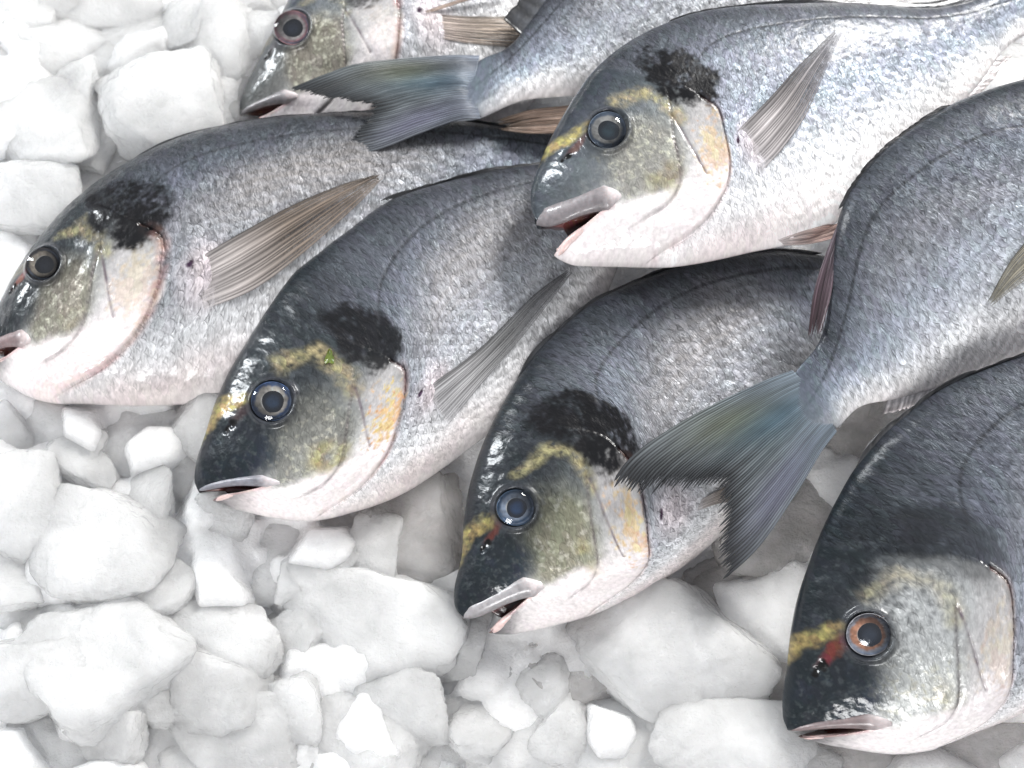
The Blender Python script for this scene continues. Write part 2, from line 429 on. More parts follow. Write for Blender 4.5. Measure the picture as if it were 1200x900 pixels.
def paint(f, x, y, pxy):
    """pigment of the skin at (x, y); returns colour, scale amount, metal"""
    s = f['seed']
    wx = x + .015 * fbm(x * 20, y * 20, s) + .004 * fbm(x * 90, y * 90, s + 3)
    wy = y + .015 * fbm(x * 20 + 40, y * 20, s + 5) + .004 * fbm(x * 90, y * 90 + 11, s + 8)
    d, v = Dn(x), Vn(x)
    w = np.clip((wy - v) / (d - v + 1e-6), 0, 1)
    stops = [0, .10, .20, .33, .46, .62, .76, .90, 1]
    cols = np.array([(.80, .76, .755), (.76, .74, .74), (.60, .605, .62), (.365, .388, .428), (.23, .256, .30), (.145, .158, .185),
                     (.088, .097, .115), (.055, .060, .070), (.030, .033, .040)]) * f.get('body', 1.0)
    c = np.stack([np.interp(w, stops, cols[:, k]) for k in range(3)], -1)
    def put(col, m):
        nonlocal c
        m = np.clip(m, 0, 1)[:, None]
        c = c * (1 - m) + np.array(col) * m
    def blob(cx, cy, rx, ry, ang=0, soft=.5):
        ca, sa = math.cos(ang), math.sin(ang)
        ux = (wx - cx) * ca + (wy - cy) * sa; uy = -(wx - cx) * sa + (wy - cy) * ca
        r = np.hypot(ux / rx, uy / ry)
        return 1 - sst(1 - soft, 1 + soft * .6, r)
    mott = fbm(x * 55, y * 55, s + 20, 4)
    fine = fbm(x * 170, y * 170, s + 22, 3)
    mott = mott * .8
    blot = fbm(x * 34 + 5, y * 34, s + 70, 5)
    col_t = np.array(f.get('tint', (1, 1, 1)))
    c = c * col_t
    # rows of faint lines along the flank
    rows = np.sin((wy - np.interp(x, LATERAL[:, 0], LATERAL[:, 1])) * 2 * math.pi / .0165 + 2.0 * fbm(x * 6, y * 6, s + 2))
    c = c * (1 + .12 * rows * sst(.36, .5, x) * (1 - sst(.75, .95, w)) + .16 * mott + .07 * fbm(x * 7, y * 7, s + 30))[:, None]
    # warm cast on belly behind the gills
    put((.62, .36, .30), .16 * blob(.33, -.19, .16, .035, 0, .9))
    put((.56, .42, .25), f.get('warm', .1) * blob(.55, -.02, .25, .12))
    # ---- head
    oc_x = np.interp(y, OPERC[::-1, 1], OPERC[::-1, 0]); oc_x = np.where(y > .07, .335 - (y - .07) * .9, oc_x)
    head = 1 - sst(-.006, .006, wx - oc_x)
    dk = f['dark']
    hw = w
    hc = np.array([(.86, .82, .81), (.82, .79, .79), (.70, .69, .69), (.46, .46, .45), (.27, .275, .27), (.17, .18, .18), (.09, .10, .11), (.05, .058, .07), (.03, .036, .045)])
    hcol = np.stack([np.interp(hw, [0, .12, .26, .40, .5, .62, .76, .9, 1], hc[:, k]) for k in range(3)], -1)
    c = c * (1 - head[:, None]) + hcol * head[:, None] * (1 + .22 * mott + .15 * fine)[:, None]
    jawm = (1 - sst(-.012, .012, wy + .040 + .10 * np.maximum(wx - .13, 0))) * head
    put((.84, .79, .785), jawm * .9)
    put((.76, .54, .51), jawm * .26 * f.get('pink', .5) * np.clip(.5 + 1.3 * fbm(x * 14, y * 14, s + 41), 0, 1))
    # cheek plate: brownish olive with silver specks
    ch = blob(.200, .005, .068, .085, 0, .3) * (1 - jawm)
    put(f.get('cheek', (.20, .195, .15)), ch * .8)
    put((.46, .45, .38), ch * sst(.10, .5, fine) * .7)
    put((.36, .30, .15), np.clip(blob(.225, -.035, .030, .030, 0, .8) * (.6 + blot * 1.6), 0, 1) * f['gold'] * .8)
    # blue black muzzle
    mz = blob(.072, .018, .092, .058, .35, .35)
    put(f.get('muzzle', (.028, .040, .058)), mz * (.55 + .45 * dk) * (1 - sst(.0, .9, fine) * .5))
    # forehead and nape
    fh = sst(.12, .0, (d - wy) - .075 * dk - .02) * (1 - sst(.24, .40, wx))
    put((.015, .018, .021), fh * dk * (.93 - .25 * sst(0, .6, mott)))
    put((.050, .058, .062), fh * sst(.1, .6, fine + .3 * mott) * .6)
    put((.014, .018, .022), sst(.03, .008, d - y) * (1 - sst(.3, .5, x)) * dk)
    # opercle plate: silver grey with gold
    put((.50, .48, .48), blob(.315, .005, .040, .080) * head * .7)
    put((.74, .69, .69), blob(.30, -.07, .05, .05) * head * .7)
    go = sst(.15, 1.0, blob(.322, -.022, .030, .055, 0, .8) + .5 * blot + 1.1 * fine) * head * sst(0, .1, blob(.322, -.022, .036, .065, 0, .8))
    put((.58, .42, .21), go * f['gold'] * .85)
    put((.40, .20, .08), go * sst(.3, .7, fine) * .5 * f['gold'])
    put((.40, .41, .41), blob(.25, .075, .085, .065, 0, .6) * head * f.get('silver', 0) * (.8 + .8 * fine))
    # yellow band between the eyes and arc behind the eye
    ya, _, _ = poly_dist(wx, wy, [(.030, .078), (.085, .105), (.135, .100)])
    put((.42, .34, .15), .85 * sst(.017, .004, ya) * (.75 + .8 * fine) * f['band'])
    yb, _, _ = poly_dist(wx, wy, [(.200, .128), (.245, .126), (.270, .092), (.277, .055)])
    put((.38, .33, .19), .8 * sst(.019, .000, yb) * (.7 + .9 * fine) * f['arc'])
    # red tear in front of the eye, nostrils
    put((.15, .045, .035), blob(.120, .080, .026, .009, .25, .6) * f.get('tear', .6))
    for (nx, ny, r) in ((.100, .070, .0075), (.088, .066, .005)):
        put((.006, .006, .006), blob(nx, ny, r, r, 0, .3))
    # black shoulder blotch
    pa = blob(.322, .112, .092 * f.get('ps', 1), .056 * f.get('ps', 1), math.atan2(-.12, .075), .35)
    pa = sst(.15, .95, pa * .9 + .6 * blot + .45 * fine + .05) * sst(0, .25, pa)
    put((.005, .005, .006), pa * f['patch_k'])
    
    # gill slits
    og, fr, side = poly_dist(wx + (x - wx) * .8, wy + (y - wy) * .8, OPERC)
    put((.50, .30, .27), sst(.014, .001, og) * (.08 + .35 * f.get('pink', .5)) * sst(.0, .15, fr) * np.clip(.7 + 1.6 * mott, 0, 1.3))
    put((.16, .09, .085), sst(.0028, .0004, og) * np.clip(.5 + 1.2 * mott, 0, .8) * (1 - sst(.4, .85, fr)))
    pg, fr2, _ = poly_dist(x, y, PREOP)
    put((.12, .10, .11), sst(.0040, .0004, pg) * np.clip(.5 + mott, 0, 1) * .7)
    gg, _, _ = poly_dist(x, y, GROOVE)
    put((.10, .07, .09), sst(.0036, .0004, gg) * np.clip(.6 + mott, 0, 1) * .8)
    # pinkish root of the pectoral fin
    put((.60, .50, .51), blob(.405, -.06, .035, .045, 0, .9) * .45)
    put((.03, .015, .03), blob(.388, -.038, .006, .007, 0, .4))
    # lateral line: a row of dark dashes
    ll, fl, _ = poly_dist(x, y, LATERAL)
    dash = .5 + .5 * np.sin(fl * 330)
    put((.028, .03, .034), sst(.0042, .0008, ll + .0012 * fbm(x * 60, y * 60, s + 7)) * (.50 + .5 * dash) * (1 - sst(.9, 1.02, fl)) * .9)
    # tail root: bluish
    put((.115, .135, .16), sst(.90, 1.03, x + .9 * (wx - x) + .25 * np.maximum(y, -.02)) * .9)
    # mouth
    mo, depth = mouth(x, y)
    put((.13, .05, .045), mo)
    put((.02, .008, .008), mo * sst(.25, .8, depth))
    pl = sst(.012, .002, np.abs(y - (-.062 + .18 * x))) * (x < .13) * (x > -.01) * (1 - mo)
    put((.74, .44, .41), pl * .5)
    # scale amount
    scl = (1 - head) * sst(.02, .10, w + .03) * .95 + head * (.10 + .35 * ch + .45 * blob(.25, .12, .12, .06)) + .10
    scl = scl * (1 - mo) * (1 - .85 * sst(.92, 1.02, x)) * (1 - .6 * jawm) * (1 - .55 * sst(.25, .05, w))
    scl *= 1 - .5 * pa
    metal = .24 * (1 - head) * sst(.1, .35, w) + .18 * ch + .12 * head * (1 - jawm)
    metal = metal * (1 - pa)
    # skin under the eye is dark
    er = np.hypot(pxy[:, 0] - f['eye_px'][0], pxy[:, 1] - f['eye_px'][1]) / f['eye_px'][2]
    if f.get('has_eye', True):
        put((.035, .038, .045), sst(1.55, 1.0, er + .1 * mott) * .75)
    return np.clip(c, 0, 1), np.clip(scl, 0, 1.2), np.clip(metal, 0, 1), er, mo

def mouth(x, y):
    """mask of the gape: a wedge from the front to the corner of the mouth"""
    t = np.clip(x / .135, 0, 1)
    up = -.024 - .012 * t; lo = -.066 + .028 * t
    mid = (up + lo) / 2; half = np.maximum((up - lo) / 2, 1e-4)
    m = sst(1.12, .88, np.abs(y - mid) / half) * (x < .135)
    return m, np.clip(1 - np.abs(y - mid) / half, 0, 1) * (x < .135)

class Fish:
    def __init__(s, f):
        s.f = f
        keys = [k for k in LM if k in f['lm']]
        src = np.array([LM[k] for k in keys]); dst = np.array([f['lm'][k] for k in keys], float)
        if f.get('eye_px') is not None and f.get('has_eye', True):
            src = np.vstack([src, [LM['eye']]]); dst = np.vstack([dst, [f['eye_px'][:2]]])
        s.map = TPS(src, dst, 2e-4); s.inv = TPS(dst, src, 2e-4)
        zc = np.array(f['z'], float)
        s.zf = TPS(zc[:, :2], zc[:, 2], 0.02)
        P = at(zc[:, 0], zc[:, 1], zc[:, 2])
        A = np.c_[P[:, :2], np.ones(len(P))]
        k = np.linalg.lstsq(A, P[:, 2], rcond=None)[0]
        n = np.array([-k[0], -k[1], 1.0]); s.n = n / np.linalg.norm(n)
        a, b = s.base(np.array([[0, 0.0]]))[0], s.base(np.array([[1.0, 0.0]]))[0]
        s.S = np.linalg.norm(a - b)
        r = s.base(np.array([[.35, 0.0]]))[0]
        s.root = bpy.data.objects.new(f['name'], None)
        s.root.empty_display_size = .02
        s.root.location = (r[0], r[1], max(r[2] - .02, 0))
        s.root['label'] = f['label']; s.root['category'] = 'fish'; s.root['group'] = 'whole bream laid out on crushed ice'
        scene.collection.objects.link(s.root)
        bpy.context.view_layer.update()
    def px_base(s, p):
        z = s.zf(p)[..., 0]
        return at(p[..., 0], p[..., 1], z)
    def base(s, xy):
        return s.px_base(s.map(xy))
    def pt(s, xy, h):
        """h in body measures above the middle plane"""
        return s.base(xy) + s.n * (np.asarray(h) * s.S)[..., None]

def body(F):
    f = F.f
    # stations: tighter in the head
    t = np.linspace(0, 1, 520)
    xs = -.0035 + 1.078 * (0.62 * t + 0.38 * t ** 2)
    nt_, nb = 330, 44
    th = np.r_[np.linspace(-math.pi / 2, math.pi / 2, nt_), np.linspace(math.pi / 2, 3 * math.pi / 2, nb + 2)[1:-1]]
    d, v = Dn(xs), Vn(xs)
    c = (d + v) / 2; r = (d - v) / 2
    # even spacing over the upper side
    sn = np.sin(th)
    w = np.where(np.arange(len(th)) < nt_, np.sign(sn) * np.abs(np.sin(th)) ** 1.0, sn)
    X = np.repeat(xs[:, None], len(th), 1)
    Y = c[:, None] + r[:, None] * w[None]
    H = Tn(X) * np.maximum(1 - np.abs(w[None]) ** 2.15, 0) ** .52
    up = (np.arange(len(th)) < nt_)[None] & np.ones_like(X, bool)
    X = X.ravel(); Y = Y.ravel(); H = H.ravel(); up = up.ravel()
    pxy = F.map(np.stack([X, Y], -1))
    col, scl, metal, er, mo = paint(f, X, Y, pxy)
    # relief
    s = f['seed']
    R = np.zeros_like(H)
    og, fr, side = poly_dist(X, Y, OPERC)
    inside = side < 0 if poly_dist(np.array([.30]), np.array([0.0]), OPERC)[2][0] < 0 else side > 0
    R += np.where(inside, .0075 * np.exp(-(og / .045)), -.0005 * np.exp(-(og / .02)))
    R -= .0045 * np.exp(-(og / .0035) ** 2)
    pg, _, ps = poly_dist(X, Y, PREOP)
    pin = ps * poly_dist(np.array([.22]), np.array([0.0]), PREOP)[2][0] > 0
    R += np.where(pin, .0035 * np.exp(-(pg / .025)), 0) - .0022 * np.exp(-(pg / .0035) ** 2)
    gg, _, _ = poly_dist(X, Y, GROOVE)
    R -= .0022 * np.exp(-(gg / .003) ** 2)
    # bones and hollows of the head
    R += (.0035 * fbm(X * 16, Y * 16, s + 50, 3)) * (1 - sst(.33, .42, X)) + .0022 * fbm(X * 9, Y * 9, s + 60, 2)
    R += .0010 * fbm(X * 60, Y * 60, s + 53, 3)
    R += .004 * np.exp(-(((X - .10) / .05) ** 2 + ((Y - .02) / .03) ** 2))
    if f.get('has_eye', True):
        R += np.where(er < 1, -.016 * sst(1.02, .8, er), .0075 * np.exp(-((er - 1.12) / .15) ** 2))
    R -= .0005 * np.exp(-(poly_dist(X, Y, LATERAL)[0] / .003) ** 2)
    # root of the pectoral fin is a small cushion
    R += .004 * np.exp(-(((X - .40) / .02) ** 2 + ((Y + .055) / .035) ** 2))
    for (nx, ny, rr) in ((.100, .070, .0065), (.088, .066, .0045)):
        R -= .004 * np.exp(-(np.hypot(X - nx, Y - ny) / rr) ** 2)
    edge = sst(0, .012, H)
    Hn = np.where(up, H + R * edge, -H * .92)
    Hn = np.where(up, Hn * (1 - mo * .80), Hn)
    # the gape also opens at the front
    Xs = X + mo * .045 * np.exp(-(X / .05) ** 2)
    P = F.pt(np.stack([Xs, Y], -1), Hn)
    nv = len(th)
    q = grid_quads(len(xs), nv, True, flip=not f.get('mirror'))
    tris = []
    n0 = np.arange(1, nv - 1)
    caps = [np.stack([np.zeros_like(n0), n0, n0 + 1], -1), np.stack([np.zeros_like(n0), n0 + 1, n0], -1) + (len(xs) - 1) * nv]
    tris = np.vstack(caps)
    tuv = np.stack([X + f['seed'] * 1.37, Y + f['seed'] * .73, np.zeros_like(X)], -1)
    o = make_mesh('body', P, q, SKIN, F.root, dict(skin_colour=col, scale_amount=scl, metal=metal, tuv=tuv), tris=tris)
    return o

def eye(F):
    f = F.f
    cx, cy, R = f['eye_px']
    tc = F.inv(np.array([[cx, cy]]))[0]
    h0 = float(thick(tc[0], tc[1]))
    sd = f['seed']
    k = R * .000467 / F.S * 1.0           # eye radius in body measures
    def dome(name, r0, r1, z0, z1, colf, mat, n=22, m=56, parent=None, power=2.0, dx=0, dy=0, ecc=.94):
        rr = np.linspace(r0, r1, n); ph = np.linspace(0, 2 * math.pi, m, endpoint=False)
        A, Bp = np.meshgrid(rr, ph, indexing='ij')
        if name == 'pupil': A = A * (1 + .05 * np.sin(Bp * 2 + sd) + .03 * np.sin(Bp * 3 + 2 * sd))
        px = cx + dx * R + A * R * np.cos(Bp); py = cy + dy * R + A * R * np.sin(Bp) * ecc
        hh = z0 + (z1 - z0) * np.clip((A - r0) / (r1 - r0), 0, 1) ** power
        base = F.px_base(np.stack([px, py], -1))
        P = base + F.n * ((h0 + hh * k) * F.S)[..., None]
        col = colf(A.ravel(), Bp.ravel())
        tris = None
        q = grid_quads(n, m, True, flip=True)
        return make_mesh(name, P, q, mat, parent, dict(skin_colour=col), )
    def mixc(a, b, t): return np.array(a)[None] * (1 - t[:, None]) + np.array(b)[None] * t[:, None]
    iri = f.get('iris', ((.50, .46, .38), (.06, .07, .09)))
    sd = f['seed']
    def rimc(a, p):
        c = mixc(f.get('rim', (.05, .055, .065)), (.03, .033, .038), sst(.90, 1.02, a + .05 * np.sin(p * 2 + sd)))
        return c * (1 + .7 * fbm(np.cos(p) * 3 + a * 5, np.sin(p) * 3, sd))[:, None]
    e = dome('eye', .95, 1.10, .08, -.46, rimc, RIM, parent=F.root, power=1.4)
    bpy.context.view_layer.update()
    def irisc(a, p):
        n = fbm(np.cos(p) * 6, np.sin(p) * 6 + a * 4, sd + 5)
        c = mixc(iri[0], iri[1], sst(.70, .84, a + .10 * n + .05 * np.sin(p + 1)))
        oa = (np.exp(-((a - .90) / .05) ** 2) * np.clip(.5 - np.cos(p + 2.4) * .7, 0, 1))[:, None]
        c = c * (1 - oa) + np.array((.26, .31, .40)) * oa
        c = 1.45 * c * ((1 + .6 * n) * (.72 + .5 * np.sin(p + sd * 1.3 + .6)))[:, None]
        m = (sst(.58, .49, a) * (.35 + .65 * np.clip(np.sin(p + sd), 0, 1)))[:, None]
        return np.clip(c * (1 - m) + np.array((.68, .64, .56)) * m, 0, 1)
    dome('iris', .46, 1.0, .05, .08, irisc, IRIS, parent=e, n=26)
    pc = f.get('pupil', ((.022, .045, .085), (.003, .005, .010)))
    def pupc(a, p): return mixc(pc[0], pc[1], sst(.15, .48, a))
    dome('pupil', .001, .55, .13, .05, pupc, PUPIL, parent=e, n=14, dx=f.get('gaze', (.04, 0))[0], dy=f.get('gaze', (0, .02))[1])
    dome('cornea', .001, .97, .36, .08, lambda a, p: np.ones((len(a), 3)), CORNEA, parent=e, n=20, power=2.0)

def tube(name, F, path, rad, col, mat, m=14, parent=None, flat=.8):
    """path: (x, y, h) in body measures; rad per point"""
    c = smooth_curve(path, 60)
    rd = np.interp(np.linspace(0, 1, 60), np.linspace(0, 1, len(rad)), rad)
    d = np.gradient(c[:, :2], axis=0); d /= np.linalg.norm(d, axis=1)[:, None] + 1e-9
    nrm = np.stack([-d[:, 1], d[:, 0]], -1)
    ph = np.linspace(0, 2 * math.pi, m, endpoint=False)
    xy = c[:, None, :2] + nrm[:, None] * (rd[:, None] * np.cos(ph)[None])[..., None]
    h = c[:, None, 2] + rd[:, None] * np.sin(ph)[None] * flat
    P = F.pt(xy, h)
    tt = np.repeat(np.linspace(0, 1, 60)[:, None], m, 1).ravel()
    cc = col(tt, np.tile(np.cos(ph), 60))
    n0 = np.arange(1, m - 1)
    tris = np.vstack([np.stack([np.zeros_like(n0), n0 + 1, n0], -1), np.stack([np.zeros_like(n0), n0, n0 + 1], -1) + 59 * m])
    return make_mesh(name, P, grid_quads(60, m, True, flip=True), mat, parent or F.root, dict(skin_colour=cc), tris=tris)

def lips(F):
    f = F.f
    def hb(x, y): return float(thick(x, y))
    up = [(.000, -.014, .004)] + [(x, y, hb(x, y) - .003) for x, y in ((.012, -.021), (.035, -.024), (.07, -.026), (.105, -.029), (.135, -.035), (.148, -.040))]
    lc = np.array(f.get('lip', (.22, .22, .25))) * .75
    def c1(t, s):
        base = lc[None] * (1 - .5 * sst(.6, .9, t)[:, None]) + np.array((.62, .56, .56))[None] * (.75 * sst(.72, .95, t))[:, None]
        return base * (1 + .35 * s * (1 - t))[:, None] * (1 + .2 * fbm(t * 30, s * 3, f['seed']))[:, None]
    lw = f.get('lipw', 1.0)
    up = [(x, y + .008 * (lw - 1), h) for x, y, h in up]
    tube('upper_lip', F, up, list(np.array([.007, .009, .0098, .0098, .0115, .0145, .006]) * lw), c1, LIP, flat=.8 / lw ** .7)
    lo = [(.014, -.066, .006)] + [(x, y, hb(x, y) * .86) for x, y in ((.022, -.067), (.045, -.061), (.075, -.056), (.105, -.049), (.130, -.043))]
    def c2(t, s):
        return np.array((.74, .55, .52))[None] * (1 + .15 * fbm(t * 30, s * 3, f['seed'] + 2))[:, None]
    tube('lower_lip', F, lo, [.006, .0075, .0065, .005, .004, .002], c2, LIP)

def coons(lead, trail, base, outer, na, nr):
    """surface patch: across a (0 lead .. 1 trail), along r (0 base .. 1 outer)"""
    L = smooth_curve(lead, nr); T = smooth_curve(trail, nr)
    B = smooth_curve(base, na); O = smooth_curve(outer, na)
    a = np.linspace(0, 1, na)[:, None, None]; r = np.linspace(0, 1, nr)[None, :, None]
    S = (1 - a) * L[None] + a * T[None] + (1 - r) * B[:, None] + r * O[:, None]
    S -= (1 - a) * (1 - r) * L[0] + (1 - a) * r * L[-1] + a * (1 - r) * T[0] + a * r * T[-1]
    return S

def fin(F, name, lead, trail, base, outer, rays, colf, lift=(0, .004), on_body=True, clear=.1, ragged=.06, seed=0, zadd=None, na_per=7, nr=70, thickness=.0018, parent=None, ridge_k=1.0):
    rng = np.random.RandomState(seed + 5)
    na = rays * na_per + 1
    S = coons(lead, trail, base, outer, na, nr)
    a = np.linspace(0, 1, na); r = np.linspace(0, 1, nr)
    A, Rr = np.meshgrid(a, r, indexing='ij')
    # ray ends: each ray sticks out, web between them is eaten back
    A2 = A + .35 / rays * (np.sin(A * 23 + seed) + .5 * fbm(A * 6, Rr * 3, seed + 3)) * np.clip(A * (1 - A) * 8, 0, 1)
    ph = (A2 * rays) % 1.0
    ridge = 1 - np.abs(ph - .5) * 2
    ray_id = np.clip((A2 * rays).astype(int), 0, rays - 1)
    ends = 1 - ragged * (.2 + .8 * rng.rand(rays))[ray_id] - ragged * .9 * (1 - ridge) ** 1.5
    ends = 1 - (1 - ends) * np.sin(np.pi * np.clip(A * .96 + .02, 0, 1)) ** .35
    t = Rr * ends
    S2 = np.empty_like(S)
    for i in range(na):
        for k in range(2):
            S2[i, :, k] = np.interp(t[i], r, S[i, :, k])
    S = S2
    # height over the body
    hb = np.zeros_like(A)
    if on_body:
        q = F.inv(S.reshape(-1, 2)); hb = thick(np.clip(q[:, 0], 0, 1.05), q[:, 1]).reshape(A.shape)
        hb = np.where(np.isfinite(hb), hb, 0)
        for _ in range(3):                       # a fin is stiffer than the body under it
            hb[:, 1:-1] = (hb[:, :-2] + hb[:, 2:] + 2 * hb[:, 1:-1]) / 4
    h = hb + lift[0] + (lift[1] - lift[0]) * Rr
    h = h + .0022 * np.sin(A * 5 + Rr * 3 + seed) * Rr + .0035 * fbm(A * 5, Rr * 2.2, seed) * Rr
    rid = ridge_k * (ridge ** 1.3) * (.0022 - .0014 * Rr) * np.clip(.35 + Rr * 3, 0, 1)
    sub = .5 + .5 * np.sin((A * rays * 3) * 2 * np.pi)
    rid = rid + .0005 * sub * sst(.35, .8, Rr)
    top = F.px_base(S) + F.n * ((h + rid) * F.S)[..., None]
    bot = F.px_base(S) + F.n * ((h - thickness) * F.S)[..., None]
    col, clr = colf(A.ravel(), Rr.ravel(), ridge.ravel(), (ray_id.ravel()))
    n = na * nr
    q = np.vstack([grid_quads(na, nr, flip=F.f.get('mirror', False)), grid_quads(na, nr, flip=not F.f.get('mirror', False), off=n)])
    ids = np.arange(n).reshape(na, nr)
    loop = np.r_[ids[0, :-1], ids[:-1, -1], ids[-1, :0:-1], ids[:0:-1, 0]]
    l2 = np.roll(loop, -1)
    q = np.vstack([q, np.stack([loop, l2, l2 + n, loop + n], -1)])
    tuv = np.stack([A.ravel() + seed, Rr.ravel(), np.zeros(n)], -1)
    at_ = dict(skin_colour=np.vstack([col, col]), clear=np.r_[clr, clr], tuv=np.vstack([tuv, tuv]))
    return make_mesh(name, np.concatenate([top.reshape(-1, 3), bot.reshape(-1, 3)]), q, FIN, parent or F.root, at_)

def fin_colour(root, mid, tip, dark=.55, clear=.12, tint=None, seed=0):
    root, mid, tip = map(np.array, (root, mid, tip))
    def fn(a, r, ridge, rid):
        t = r[:, None]
        c = np.where(t < .5, root * (1 - t * 2) + mid * t * 2, mid * (2 - t * 2) + tip * (t * 2 - 1))
        rn = np.random.RandomState(seed).rand(400)[rid % 400]
        c = c * ((1 - dark) + dark * 1.7 * ridge ** 1.2)[:, None] * (.75 + .5 * rn)[:, None]
        c = c * (1 + .3 * fbm(a * 9, r * 5, seed))[:, None]
        if tint is not None: c = tint(c, a, r)
        cl = clear * (1 - ridge) * sst(.15, .7, r) * (.6 + .8 * (1 - rn)) + (.45 * (1 - sst(.0, .22, r)) + .45 * a ** 2 * (1 - .5 * ridge) if clear > .5 else 0)
        return np.clip(c, 0, 1), np.clip(cl, 0, .9)
    return fn

def back_fin(F, x0, x1, hgt, colour, spines, name='dorsal_fin', side=1, ragged=.10):
    """folded fin along the back (side 1) or the belly (side -1)"""
    n = 50
    xs = np.linspace(x0, x1, n)
    edge = Dn if side > 0 else Vn
    inner = np.stack([xs, edge(xs) - side * .010], -1)
    outer = np.stack([xs + .04, edge(xs + .04) + side * hgt(xs)], -1)
    pi_, po = F.map(inner), F.map(outer)
    return fin(F, name, [pi_[0], po[0]], [pi_[-1], po[-1]], pi_[::4], po[::4], spines, colour, on_body=False, lift=(.003, .004), ragged=ragged, seed=F.f['seed'] + 9, nr=16, na_per=8, thickness=.004, ridge_k=.22)

